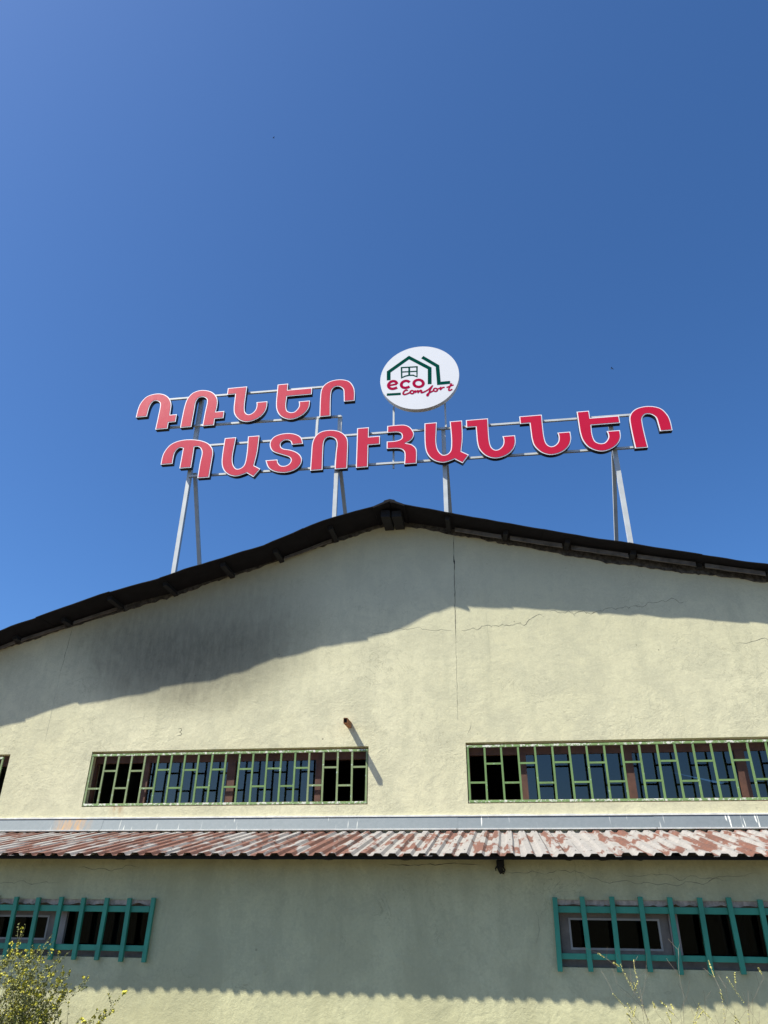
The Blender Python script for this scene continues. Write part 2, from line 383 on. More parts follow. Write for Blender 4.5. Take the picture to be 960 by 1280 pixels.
# roof: sheets laid side by side down each slope, lapped, running back from the verge
def roof_sheet(xa, xb, front, lift):
    mb = MB(); n = 8; th = 0.014; rng = random.Random(int(xa*1000))
    top = []
    ys = [0] + [12.0, 16.0, 22.0, 30.3]
    for i in range(n+1):
        x = xa + (xb-xa)*i/n
        for j, y in enumerate(ys):
            yy = y if j else fronty(x) + front + 0.02*nz(x*3.1, 4.2)
            zz = roofz(x) + lift + (0.012*nz(x*2.3, 9.1) if j == 0 else 0.01*nz(x, j*3.0))
            top.append((x, yy, zz))
    m_ = len(ys); vs = top + [(x, y, z-th) for x, y, z in top]; N = len(top); fs = []
    for i in range(n):
        for j in range(m_-1):
            a = i*m_+j; b = a+m_
            fs.append((a, b, b+1, a+1)); fs.append((a+1+N, b+1+N, b+N, a+N))
        fs.append((i*m_, i*m_+N, (i+1)*m_+N, (i+1)*m_)); e = i*m_+m_-1
        fs.append((e, e+m_, e+m_+N, e+N))
    for i in (0, n):
        for j in range(m_-1):
            a = i*m_+j; fs.append((a, a+1, a+1+N, a+N))
    mb.add(vs, fs); return mb.build('roof_sheet', M['roof'], hall)
cutsL = [-11.8, -10.4, -9.2, -8.2, -6.863, -5.85, -4.70, -3.263, -1.70]
cutsR = [-1.68, -0.60, 1.0, 2.406, 3.498, 4.6, 6.2, 8.4]
for i, (a, b) in enumerate(zip(cutsL, cutsL[1:])): roof_sheet(a-0.06, b, random.uniform(-0.015, 0.015), 0.004*(i % 2) + 0.004)
for i, (a, b) in enumerate(zip(cutsR, cutsR[1:])): roof_sheet(a, b+0.06, random.uniform(-0.015, 0.015), 0.004*(i % 2) + 0.004)
mb = MB()
mb.prism([(-1.98,7.925),(-1.685,8.035),(-1.42,7.925),(-1.40,7.95),(-1.57,8.03),(-1.60,8.062),(-1.685,8.085),(-1.78,8.062),(-1.80,8.035),(-2.00,7.95)], 11.27, 30.35)
mb.build('ridge_cap', M['roof'], hall)
mb = MB(); mb.box(-1.87, -1.705, 11.44, 12.5, 7.815, 7.95); mb.build('ridge_beam', M['purlin'], hall)
mb = MB(); mb.box(-1.675, -1.50, 11.47, 12.5, 7.82, 7.945); mb.build('ridge_beam', M['purlin'], hall)
for px in (-10.9, -9.9, -8.85, -7.90, -6.915, -5.882, -4.80, -3.856, -2.813, -0.657, 0.356, 1.411, 2.499, 3.565, 4.62, 5.7, 6.8):
    z = roofz(px); sl = roofz(px+0.05) - roofz(px-0.05); mb = MB(); jx = random.uniform(0.85, 1.15); fr = fronty(px) + random.uniform(0.08, 0.34)
    mb.bar((px, fr, z-0.055), (px, 12.6, z-0.055), 0.085*jx, 0.085, Vector((0.1, 0, sl)))
    mb.build('purlin', M['purlin'], hall)
# weathered verge boards against the wall under the sheets, broken lengths, wider on the right slope
vb = [(-11.3,-9.95),(-9.8,-8.92),(-8.8,-7.97),(-7.8,-6.98),(-3.78,-2.88),(-0.55,0.28),(0.43,1.33),(1.48,2.42),(2.57,3.49),(3.64,4.55),(4.7,5.6)]
for a, b in vb:
    mb = MB(); dz = -0.085 if a > -1 else -0.075
    y = 11.80 if a > -1 else 11.9; t0 = random.uniform(-0.012, 0.012); hgt = 0.075 if a > -1 else 0.055
    nseg = 6; poly = [(a+(b-a)*i/nseg, roofz(a+(b-a)*i/nseg)+dz-hgt/2+t0+0.012*nz(a*9+i*1.7)) for i in range(nseg+1)]
    poly += [(a+(b-a)*i/nseg, roofz(a+(b-a)*i/nseg)+dz+hgt/2+t0) for i in range(nseg, -1, -1)]
    mb.prism(poly, y, y+0.03); mb.build('verge_board', M['board'], hall)
# ragged mortar bed where wall meets roof
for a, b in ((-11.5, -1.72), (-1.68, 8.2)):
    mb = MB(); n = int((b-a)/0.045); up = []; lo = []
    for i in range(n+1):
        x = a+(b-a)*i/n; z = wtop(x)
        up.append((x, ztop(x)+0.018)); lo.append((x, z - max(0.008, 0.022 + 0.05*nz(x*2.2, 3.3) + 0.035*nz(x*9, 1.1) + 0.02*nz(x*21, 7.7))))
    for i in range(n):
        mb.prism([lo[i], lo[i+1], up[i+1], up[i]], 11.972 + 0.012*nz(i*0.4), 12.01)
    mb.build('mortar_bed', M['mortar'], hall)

# cracks and joints in the render
def crack(pts, wid, mat, parent, y, seed=0, wob=0.02, step=0.05, name='crack'):
    mb = MB(); P = []
    for (xa, za, ), (xb, zb) in zip(pts, pts[1:]):
        L = sqrt((xb-xa)**2 + (zb-za)**2); n = max(2, int(L/step))
        for i in range(n):
            k = i/n; P.append((xa+(xb-xa)*k, za+(zb-za)*k))
    P.append(pts[-1]); Q = []; jg = wob*0.30
    for i, (x, z) in enumerate(P):
        Q.append(Vector((x + wob*nz(i*0.35, seed) + jg*nz(i*0.97, seed+2), z + wob*nz(i*0.35, seed+5.5) + jg*1.6*nz(i*0.97, seed+3.1))))
    vs = []; n = len(Q)
    for i, q in enumerate(Q):
        d = (Q[min(i+1, n-1)] - Q[max(i-1, 0)]).normalized(); nn = Vector((-d.y, d.x))
        ww = 0.62 * wid * max(0.08, 0.75 + 1.1*nz(i*0.6, seed+9)) * min(1, (i+0.4)/4, (n-i-0.6)/4)
        vs += [(q.x+nn.x*ww/2, y-0.0015, q.y+nn.y*ww/2), (q.x-nn.x*ww/2, y-0.0015, q.y-nn.y*ww/2), (q.x+nn.x*ww/2, y+0.004, q.y+nn.y*ww/2), (q.x-nn.x*ww/2, y+0.004, q.y-nn.y*ww/2)]
    fs = []
    for i in range(n-1):
        a = i*4; b = a+4; fs += [(a, b, b+1, a+1), (a+2, b+2, b, a), (a+1, b+1, b+3, a+3)]
    mb.add(vs, fs); return mb.build(name, mat, parent)
crack([(-0.585,7.68),(-0.60,7.2)], 0.024, M['crack'], hall, 12, 1, 0.008)
crack([(-0.60,7.24),(-0.595,6.94)], 0.062, M['dark'], hall, 12, 2, 0.012)
crack([(-0.60,7.0),(-0.625,5.6)], 0.026, M['crack'], hall, 12, 3, 0.01)
crack([(-0.625,5.62),(-0.645,4.25)], 0.008, M['crack'], hall, 12, 4, 0.008)
crack([(-0.51,5.78),(0.05,5.86),(0.55,5.87),(0.92,6.03)], 0.013, M['crack'], hall, 12, 5, 0.07, 0.035)
crack([(1.0,6.05),(1.5,6.0),(2.0,6.05),(2.35,6.06),(2.9,6.16),(3.3,6.14)], 0.012, M['crack'], hall, 12, 6, 0.07, 0.035)
crack([(-2.2,5.80),(-1.6,5.86),(-1.2,5.84),(-0.7,5.78)], 0.007, M['crack'], hall, 12, 7, 0.05)
crack([(-7.86,6.18),(-7.905,5.3)], 0.012, M['crack'], hall, 12, 8, 0.012)
crack([(-7.905,5.32),(-7.90,4.05)], 0.010, M['seam'], hall, 12, 9, 0.008)
crack([(-0.50,4.02),(-0.44,4.12),(-0.43,4.22)], 0.012, M['crack'], hall, 12, 10, 0.02)
crack([(-0.08,6.1),(-0.06,5.3)], 0.006, M['seam'], hall, 12, 11, 0.01)
crack([(3.9,5.35),(4.3,5.42),(4.7,5.40)], 0.010, M['crack'], hall, 12, 12, 0.05)
# the small dark mark like a figure 3 above the left window
crack([(-5.46,4.225),(-5.40,4.235),(-5.385,4.20),(-5.42,4.175),(-5.38,4.15),(-5.39,4.115),(-5.45,4.12)], 0.014, M['dark'], hall, 12, 13, 0.002, 0.02, 'painted_mark')

# rusty square tube stub sticking out of the wall
mb = MB(); tx, tz = -2.44, 4.215
for a0, a1, b0, b1 in ((-0.032,0.032,-0.042,-0.037),(-0.032,0.032,0.037,0.042),(-0.032,-0.027,-0.037,0.037),(0.027,0.032,-0.037,0.037)):
    mb.box(tx+a0, tx+a1, 11.63, 12.06, tz+b0, tz+b1)
ts = mb.build('tube_stub', M['tube'], hall)
mb = MB(); mb.box(tx-0.0265, tx+0.0265, 11.66, 11.67, tz-0.0365, tz+0.0365); mb.build('tube_hollow_shade', M['dark'], ts)  # dark sheet set in the open tube for the shade of its hollow

# ------------------------------------------------------------------ upper windows with grilles
def upper_window(x0, x1, z0, z1, pitch, nb, sections, mulls, paintmat, flip=False):
    """hole bounds; sections with glass; mullion spans"""
    fr = MB(); y0, y1 = 12.17, 12.25
    fr.box(x0, x1, y0, y1, z1-0.17, z1-0.002); fr.box(x0, x1, y0, y1, z0+0.002, z0+0.07)
    fr.box(x0, x0+0.05, y0, y1, z0+0.07, z1-0.17); fr.box(x1-0.05, x1, y0, y1, z0+0.07, z1-0.17)
    win = fr.build('window', M['brown'], hall)
    for a, b in mulls:
        mb = MB(); mb.box(a, b, y0-0.01, y1+0.01, z0+0.07, z1-0.17); mb.build('mullion', M['brown'], win)
    for a, b in sections:
        mb = MB(); mb.box(a, b, y0+0.035, y0+0.041, z0+0.07, z1-0.17); mb.build('pane', M['glass'], win)
    gx0 = x0+0.015; gt_ = z1-0.045; gb = z0+0.012; gy = 12.0
    for zz, mt in ((gt_-0.018, M['green_rail']), (gb+0.018, M['green_rail'])):
        mb = MB(); mb.box(gx0, gx0+pitch*nb+0.034, gy-0.002, gy+0.030, zz-0.017, zz+0.017); mb.build('grille_rail', mt, win, bevel=0.003)
    rng = random.Random(int(x0*100))
    share = None
    for k in range(nb+1):
        x = gx0 + 0.017 + pitch*k
        tl = rng.uniform(-0.004, 0.004)
        mb = MB(); mb.bar((x+tl, gy+0.013, gb+0.036), (x-tl, gy+0.013, gt_-0.036), 0.030, 0.022)
        faded = (x < x0 + 1.2 or x > x1 - 1.1) and not flip
        mb.build('grille_bar', M['pale_green'] if faded else paintmat, win)
        if k < nb:
            zc = (gb + (gt_-gb)*(0.335 if k % 2 == 0 else 0.665)) + rng.uniform(-0.008, 0.008)
            mb = MB(); mb.box(x+0.0152, x+pitch-0.0152, gy+0.004, gy+0.024, zc-0.014, zc+0.014)
            mb.build('grille_crosspiece', M['pale_green'] if faded else paintmat, win)
    return win
upper_window(*W1, 0.2395, 20, [(-6.045+0.1,-4.549),(-4.409,-3.023)], [(-6.045,-5.945),(-4.549,-4.409),(-3.023,-2.925)], M['green'])
upper_window(*W2, 0.2645, 25, [(0.405,1.925),(2.04,3.56),(3.70,5.9)], [(0.30,0.405),(1.925,2.04),(3.56,3.70)], M['green'], True)
upper_window(*W3, 0.2395, 11, [(-11.2,-9.6)], [(-9.6,-9.5)], M['green'])

# ------------------------------------------------------------------ flashing between wall and lean-to roof
fj = [-11.4, -9.2, -6.54, -3.65, -0.733, 2.187, 5.1, 8.1]
for i, (a, b) in enumerate(zip(fj, fj[1:])):
    mb = MB(); d = 0.003*(i % 2)
    mb.add([(a,11.985-d,2.80),(b+0.03,11.985-d,2.80),(b+0.03,11.93-d,2.625),(a,11.93-d,2.625),(a,11.995,2.80),(b+0.03,11.995,2.80),(b+0.03,11.94,2.625),(a,11.94,2.625)],
           [(0,3,2,1),(4,5,6,7),(0,1,5,4),(2,3,7,6),(1,2,6,5),(0,4,7,3)])
    fl = mb.build('flashing_sheet', M['galv'], hall)
    mb = MB(); n = 24; P = []
    for k in range(n+1):
        x = a+(b-a)*k/n; P.append((x, 2.822 + 0.010*nz(x*2.7, 1.0) + 0.006*nz(x*11, 2.0)))
    mb.prism([(a, 2.800), (b, 2.800)] + P[::-1], 11.968, 12.004); mb.build('sealant_bead', M['lip'], fl)
    mb = MB(); mb.bar((a+0.002, 11.925, 2.618), (b+0.028, 11.925, 2.618), 0.028, 0.016, Vector((0,1,0.15))); mb.build('drip_edge', M['lip'], fl)  # bent lower lip, its sunlit white put into the colour

# ------------------------------------------------------------------ lean-to
annex = empty('lean_to', 'pale green stucco lean-to with rusty corrugated roof and teal barred windows', 'building')
A1 = (-8.9, -4.535, 0.985, 1.625); A2 = (0.515, 5.6, 0.985, 1.672)
pierced_wall('front_wall', M['annex'], annex, -11.5, 8.2, 0, lambda x: 2.20, [A1, A2], 10.0, 0.25, [-10,-3,-1,0,3,7])
for xa, xb in ((-11.5, -11.25), (7.95, 8.2)):
    mb = MB(); mb.box(xa, xb, 10.25, 11.99, 0, 2.25); mb.build('side_wall', M['annex'], annex)
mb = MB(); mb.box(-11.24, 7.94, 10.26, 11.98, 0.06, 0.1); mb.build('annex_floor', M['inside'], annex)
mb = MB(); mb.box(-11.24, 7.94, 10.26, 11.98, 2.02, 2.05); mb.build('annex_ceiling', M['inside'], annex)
mb = MB(); mb.box(-11.7, 8.4, 9.50, 9.58, 2.080, 2.120); mb.build('eave_beam', M['purlin'], annex)
for x in (-10.2, -8.1, -6.0, -4.0, -2.05, -0.09, 1.95, 3.9, 5.9, 7.6):
    mb = MB(); mb.bar((x, 9.585, 2.112), (x+0.01, 10.5, 2.235), 0.07, 0.06); mb.build('joist_end', M['purlin'], annex)
mb = MB(); mb.bar((-0.085, 9.86, 2.05), (-0.075, 10.02, 2.07), 0.085, 0.07); mb.bar((-0.10, 9.90, 2.03), (-0.075, 9.985, 1.965), 0.055, 0.04, Vector((0.8, 0.6, 0)))
mb.tube([(-0.06,9.95,2.03),(-0.03,9.97,1.985),(-0.05,9.975,1.945),(-0.09,9.98,1.96)], [0.012,0.010,0.008,0.005]); mb.tube([(-0.11,9.93,2.04),(-0.145,9.96,2.0),(-0.14,9.97,1.975)], [0.012,0.008,0.005])
mb.build('joist_stub', M['purlin'], annex)
# ragged old render and crumbling bed along the wall head
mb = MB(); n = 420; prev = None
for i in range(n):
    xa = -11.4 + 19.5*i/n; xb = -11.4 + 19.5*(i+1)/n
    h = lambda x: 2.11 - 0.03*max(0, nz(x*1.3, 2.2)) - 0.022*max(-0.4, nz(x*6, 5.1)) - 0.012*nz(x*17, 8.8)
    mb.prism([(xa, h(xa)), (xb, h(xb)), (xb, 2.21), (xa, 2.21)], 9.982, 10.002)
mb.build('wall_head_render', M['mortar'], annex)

PIT = 0.18
def corrugated(xa, nr, seed):
    rng = random.Random(seed); mb = MB(); prof = []
    for k in range(nr):
        b = k*PIT; prof += [(b, 0), (b+0.055, 0), (b+0.080, 0.031), (b+0.150, 0.031)]
    prof += [(nr*PIT-0.007, 0.0), (nr*PIT+0.055, 0.0)]
    skew = rng.uniform(-0.035, 0.035); fr = 9.40 + rng.uniform(-0.007, 0.007); lift = rng.uniform(0.0, 0.005); curl = rng.uniform(0.0, 0.006)
    ns = 10; vs = []; th = 0.0025
    for j in range(ns+1):
        s = j/ns; y = fr + (12.02-fr)*s
        for px, pz in prof:
            x = xa + px + skew*(1-s) + 0.006*nz(px*3+seed, s*3)
            yy = y + (0.012*nz(px*5.0+seed*3.3) if j == 0 else 0)
            z = 2.112 + 0.176*(yy-9.4) + pz*(1+0.12*nz(px*7+seed, s*2)) + lift - curl*(1-s)**3 + 0.006*nz(px*2+seed, s*4, 3)
            vs.append((x, yy, z))
    m_ = len(prof); N = len(vs); vs += [(x, y, z-th) for x, y, z in vs]; fs = []
    for j in range(ns):
        for i in range(m_-1):
            a = j*m_+i; b = a+m_; fs.append((a, a+1, b+1, b)); fs.append((a+N, b+N, b+1+N, a+1+N))
    for i in range(m_-1): fs.append((i, i+N, i+1+N, i+1))
    for j in range(ns):
        a = j*m_; fs.append((a, a+m_, a+m_+N, a+N)); a += m_-1; fs.append((a, a+N, a+m_+N, a+m_))
    mb.add(vs, fs); sh = mb.build('corrugated_sheet', M['rust'], annex)
    nm = MB()
    for j in (1, 5, 9):
        for k in range(nr):
            if rng.random() < 0.25: continue
            q = Vector(vs[j*m_+4*k+2]) + Vector((0.035, rng.uniform(-0.02, 0.02), 0.002))
            nm.add([q+Vector((0.011*cos(a*pi/3), 0.011*sin(a*pi/3), 0)) for a in range(6)] + [q+Vector((0,0,0.008))], [(a, (a+1) % 6, 6) for a in range(6)])
    no = nm.build('nail_head', M['mortar'], sh); no['kind'] = 'stuff'
x = -11.75; i = 0
while x < 8.2:
    corrugated(x, 6, 11 + i); x += 6*PIT; i += 1

crack([(-0.1,1.95),(0.7,1.98),(1.15,1.86),(1.9,1.84),(2.6,1.90)], 0.008, M['crack'], annex, 10, 21, 0.05)
crack([(1.3,1.96),(2.0,1.90),(2.9,1.97)], 0.007, M['crack'], annex, 10, 22, 0.05)
crack([(0.53,1.78),(0.62,1.86),(0.60,1.93)], 0.008, M['crack'], annex, 10, 23, 0.03)
crack([(-7.5,1.83),(-6.6,1.80),(-5.9,1.82)], 0.007, M['crack'], annex, 10, 24, 0.04)
crack([(-5.75,2.02),(-5.2,1.98),(-4.8,2.03)], 0.010, M['crack'], annex, 10, 25, 0.05)
crack([(0.3,1.55),(0.33,1.35),(0.28,1.2)], 0.006, M['crack'], annex, 10, 26, 0.03)
crack([(-1.55,2.05),(-0.9,2.04),(-0.3,2.055)], 0.016, M['crack'], annex, 10, 27, 0.02)

def lower_window(x0, x1, z0, z1, bars, mull, sash, curtain_span, zl, name_seed):
    fr = MB(); y0, y1 = 10.10, 10.17
    fr.box(x0, x1, y0, y1, z1-0.09, z1-0.001); fr.box(x0, x1, y0, y1, z0+0.001, z0+0.10)
    fr.box(x0, x0+0.06, y0, y1, z0+0.10, z1-0.09); fr.box(x1-0.06, x1, y0, y1, z0+0.10, z1-0.09)
    win = fr.build('window', M['sash'], annex)
    for a, b in mull:
        mb = MB(); mb.box(a, b, y0-0.015, y1+0.01, z0+0.10, z1-0.09); mb.build('mullion', M['grey_frame'], win)
    for a, b in sash:       # opening sash: deep frame with a paler bead
        t_ = 0.10; mb = MB(); ya, yb = y0+0.01, y1-0.01; za, zb = z0+0.10, z1-0.09
        mb.box(a, b, ya, yb, zb-t_, zb); mb.box(a, b, ya, yb, za, za+t_*0.7); mb.box(a, a+t_, ya, yb, za+t_*0.7, zb-t_); mb.box(b-t_, b, ya, yb, za+t_*0.7, zb-t_)
        sh = mb.build('sash', M['sash'], win)
        mb = MB(); u = 0.022; a2, b2, za2, zb2 = a+t_, b-t_, za+t_*0.7, zb-t_; ya -= 0.008
        mb.box(a2, b2, ya, yb-0.01, zb2-u, zb2); mb.box(a2, b2, ya, yb-0.01, za2, za2+u); mb.box(a2, a2+u, ya, yb-0.01, za2+u, zb2-u); mb.box(b2-u, b2, ya, yb-0.01, za2+u, zb2-u)
        mb.build('glazing_bead', M['bead'], win)
    edges = [x0+0.06] + [v for ab in mull for v in ab] + [x1-0.06]
    for a, b in zip(edges[::2], edges[1::2]):
        mb = MB(); mb.box(a, b, y0+0.035, y0+0.040, z0+0.10, z1-0.09); mb.build('pane', M['glass_low'], win)
    for a, b in curtain_span:
        mb = MB(); n = 40
        P = [(a+(b-a)*i/n, 10.36 + 0.022*sin(i*1.3) + 0.01*nz(i*0.5)) for i in range(n+1)]
        vs = [(x, y, z0-0.05) for x, y in P] + [(x, y, z1+0.05) for x, y in P] + [(x, y+0.004, z0-0.05) for x, y in P] + [(x, y+0.004, z1+0.05) for x, y in P]
        N = n+1; fs = []
        for i in range(n): fs += [(i, i+1, i+1+N, i+N), (i+2*N, i+3*N, i+1+3*N, i+1+2*N)]
        mb.add(vs, fs); mb.build('curtain', M['curtain'], win)
    # rough broken lintel edge
    mb = MB(); n = int((x1-x0)/0.05)
    for i in range(n):
        xa = x0+(x1-x0)*i/n; xb = x0+(x1-x0)*(i+1)/n; f = lambda x: z1 - 0.055 - 0.030*nz(x*6, name_seed) - 0.022*nz(x*19, name_seed+2)
        mb.prism([(xa, f(xa)), (xb, f(xb)), (xb, z1-0.0005), (xa, z1-0.0005)], 10.012, 10.095)
    mb.build('lintel_mortar', M['reveal'], win)
    for za, zb in zl:
        mb = MB(); mb.box(x0+0.04, x1-0.04, 9.972, 9.996, za, zb); mb.build('bar_rail', M['teal'], win, bevel=0.003)
    rng = random.Random(name_seed)
    for x in bars:
        t_ = rng.uniform(-0.008, 0.008); mb = MB()
        mb.bar((x+t_, 9.951, z0-0.035+rng.uniform(-0.01, 0.01)), (x-t_, 9.951, z1+0.028+rng.uniform(-0.012, 0.012)), 0.056, 0.040)
        mb.build('window_bar', M['teal'], win, bevel=0.003)
    return win
lower_window(*A1, [-4.53-0.3175*k for k in range(14)], [(-5.90,-5.76)], [(-8.0,-5.91)], [(-5.6,-5.1)], [(1.485,1.555),(1.055,1.120)], 31)
lower_window(*A2, [0.53+0.3300*k for k in range(16)], [(1.83,1.93)], [(0.58,1.825)], [(2.45,2.75),(3.9,4.6)], [(1.535,1.605),(1.065,1.125)], 32)

# ------------------------------------------------------------------ roof sign
GL = {
    'da': [(0.0,0.0,0),(0.011,0.271,1),(0.054,0.46,1),(0.163,0.627,1),(0.317,0.699,1),(0.509,0.711,1),(0.685,0.652,1),(0.83,0.523,1),(0.914,0.336,1),(0.929,0.159,1),(0.935,-0.016,0),(1.119,-0.019,0),(1.124,-0.26,0),(0.936,-0.257,0),(0.933,-0.458,0),(0.607,-0.435,0),(0.614,-0.046,1),(0.613,0.304,1),(0.571,0.421,1),(0.479,0.479,1),(0.386,0.457,1),(0.33,0.334,1),(0.311,0.175,1),(0.304,-0.015,0)],
    'rra': [(0.0,0.0,0),(0.005,0.372,1),(0.02,0.687,1),(0.06,0.907,1),(0.173,1.073,1),(0.34,1.142,1),(0.518,1.132,1),(0.704,1.057,1),(0.846,0.903,1),(0.903,0.721,1),(0.906,0.531,1),(0.889,0.407,0),(1.128,0.407,0),(1.112,0.191,0),(0.897,0.182,0),(0.895,-0.012,0),(0.591,-0.003,0),(0.602,0.405,1),(0.615,0.751,1),(0.567,0.868,1),(0.465,0.921,1),(0.361,0.891,1),(0.311,0.768,1),(0.308,0.561,1),(0.3,0.001,0)],
    'nu': [(0.0,0.0,0),(0.519,0.0,0),(0.513,-0.314,1),(0.515,-0.618,1),(0.546,-0.801,1),(0.626,-0.891,1),(0.725,-0.877,1),(0.81,-0.781,1),(0.834,-0.648,1),(0.818,-0.532,0),(1.106,-0.539,0),(1.103,-0.733,1),(1.041,-0.906,1),(0.909,-1.041,1),(0.734,-1.113,1),(0.563,-1.113,1),(0.397,-1.024,1),(0.271,-0.85,1),(0.232,-0.652,1),(0.226,-0.439,1),(0.222,-0.218,0),(0.003,-0.209,0)],
    'ech': [(0.0,0.0,0),(0.28,-0.004,0),(0.275,-0.196,0),(0.921,-0.216,0),(0.91,-0.411,0),(0.278,-0.408,0),(0.27,-0.661,1),(0.306,-0.842,1),(0.403,-0.915,1),(0.511,-0.905,1),(0.596,-0.796,1),(0.61,-0.694,1),(0.591,-0.603,0),(0.883,-0.602,0),(0.872,-0.792,1),(0.798,-0.946,1),(0.665,-1.064,1),(0.469,-1.133,1),(0.297,-1.102,1),(0.134,-0.986,1),(0.038,-0.802,1),(0.005,-0.576,1),(0.001,-0.305,1)],
    're': [(0.0,0.0,0),(-0.009,0.319,1),(-0.012,0.615,1),(0.0,0.823,1),(0.064,0.968,1),(0.2,1.075,1),(0.397,1.116,1),(0.583,1.09,1),(0.734,1.005,1),(0.833,0.829,1),(0.865,0.646,1),(0.865,0.411,0),(0.597,0.401,0),(0.586,0.615,1),(0.567,0.781,1),(0.477,0.88,1),(0.361,0.892,1),(0.282,0.809,1),(0.261,0.677,1),(0.262,0.41,1),(0.278,0.003,0)],
    'pe': [(0.0,0.0,0),(0.005,0.234,1),(0.056,0.407,1),(0.162,0.562,1),(0.333,0.651,1),(0.552,0.681,1),(0.792,0.659,1),(1.009,0.596,1),(1.178,0.497,1),(1.287,0.354,1),(1.325,0.204,1),(1.322,-0.014,1),(1.313,-0.492,0),(1.016,-0.479,0),(1.019,-0.045,1),(1.033,0.23,1),(0.973,0.383,1),(0.887,0.441,1),(0.81,0.436,0),(0.813,0.176,1),(0.812,-0.171,0),(0.51,-0.16,0),(0.515,0.144,1),(0.517,0.424,0),(0.43,0.447,1),(0.349,0.38,1),(0.309,0.251,1),(0.308,-0.027,0)],
    'ayb': [(0.0,0.0,0),(0.294,-0.004,0),(0.277,-0.277,1),(0.265,-0.552,1),(0.295,-0.767,1),(0.379,-0.909,1),(0.466,-0.932,1),(0.555,-0.88,1),(0.601,-0.765,1),(0.615,-0.463,1),(0.598,-0.003,0),(0.891,-0.011,0),(0.883,-0.489,1),(0.837,-0.87,0),(1.006,-0.98,0),(0.853,-1.196,0),(0.673,-1.069,0),(0.584,-1.105,1),(0.459,-1.138,1),(0.335,-1.127,1),(0.187,-1.055,1),(0.065,-0.911,1),(0.005,-0.71,1),(-0.007,-0.404,1)],
    'tyun': [(0.0,0.0,0),(0.298,-0.006,0),(0.326,-0.099,1),(0.399,-0.185,1),(0.511,-0.2,1),(0.605,-0.146,1),(0.635,-0.047,1),(0.579,0.043,1),(0.451,0.103,1),(0.205,0.211,1),(0.11,0.307,1),(0.068,0.442,1),(0.087,0.572,1),(0.178,0.681,1),(0.35,0.738,1),(0.552,0.737,1),(0.732,0.678,1),(0.852,0.573,1),(0.907,0.378,0),(0.627,0.404,0),(0.583,0.496,1),(0.504,0.538,1),(0.417,0.532,1),(0.351,0.473,1),(0.348,0.386,1),(0.415,0.299,1),(0.588,0.249,1),(0.742,0.177,1),(0.861,0.066,1),(0.906,-0.065,1),(0.879,-0.204,1),(0.777,-0.321,1),(0.587,-0.388,1),(0.39,-0.38,1),(0.214,-0.32,1),(0.08,-0.205,1)],
    'vo': [(0.0,0.0,0),(0.0,0.415,1),(0.004,0.759,1),(0.062,0.957,1),(0.18,1.078,1),(0.352,1.12,1),(0.551,1.1,1),(0.714,1.026,1),(0.842,0.883,1),(0.885,0.706,1),(0.89,0.392,1),(0.89,-0.021,0),(0.593,-0.006,0),(0.599,0.418,1),(0.612,0.702,1),(0.561,0.851,1),(0.448,0.914,1),(0.35,0.895,1),(0.294,0.79,1),(0.286,0.56,1),(0.298,-0.009,0)],
    'yiwn': [(0.0,0.0,0),(-0.002,1.117,0),(0.292,1.117,0),(0.28,0.843,0),(0.563,0.839,0),(0.556,0.602,0),(0.285,0.607,0),(0.28,-0.016,0)],
    'ho': [(0.0,0.0,0),(0.257,0.006,1),(0.439,-0.012,1),(0.569,-0.103,1),(0.645,-0.266,1),(0.617,-0.403,1),(0.54,-0.488,1),(0.449,-0.532,0),(0.59,-0.584,1),(0.691,-0.7,1),(0.709,-0.853,1),(0.698,-1.12,0),(0.408,-1.118,0),(0.422,-0.887,1),(0.397,-0.749,1),(0.282,-0.672,1),(-0.006,-0.652,0),(-0.002,-0.446,0),(0.205,-0.447,1),(0.334,-0.407,1),(0.36,-0.332,1),(0.329,-0.242,1),(0.231,-0.202,1),(0.009,-0.199,0)],
}
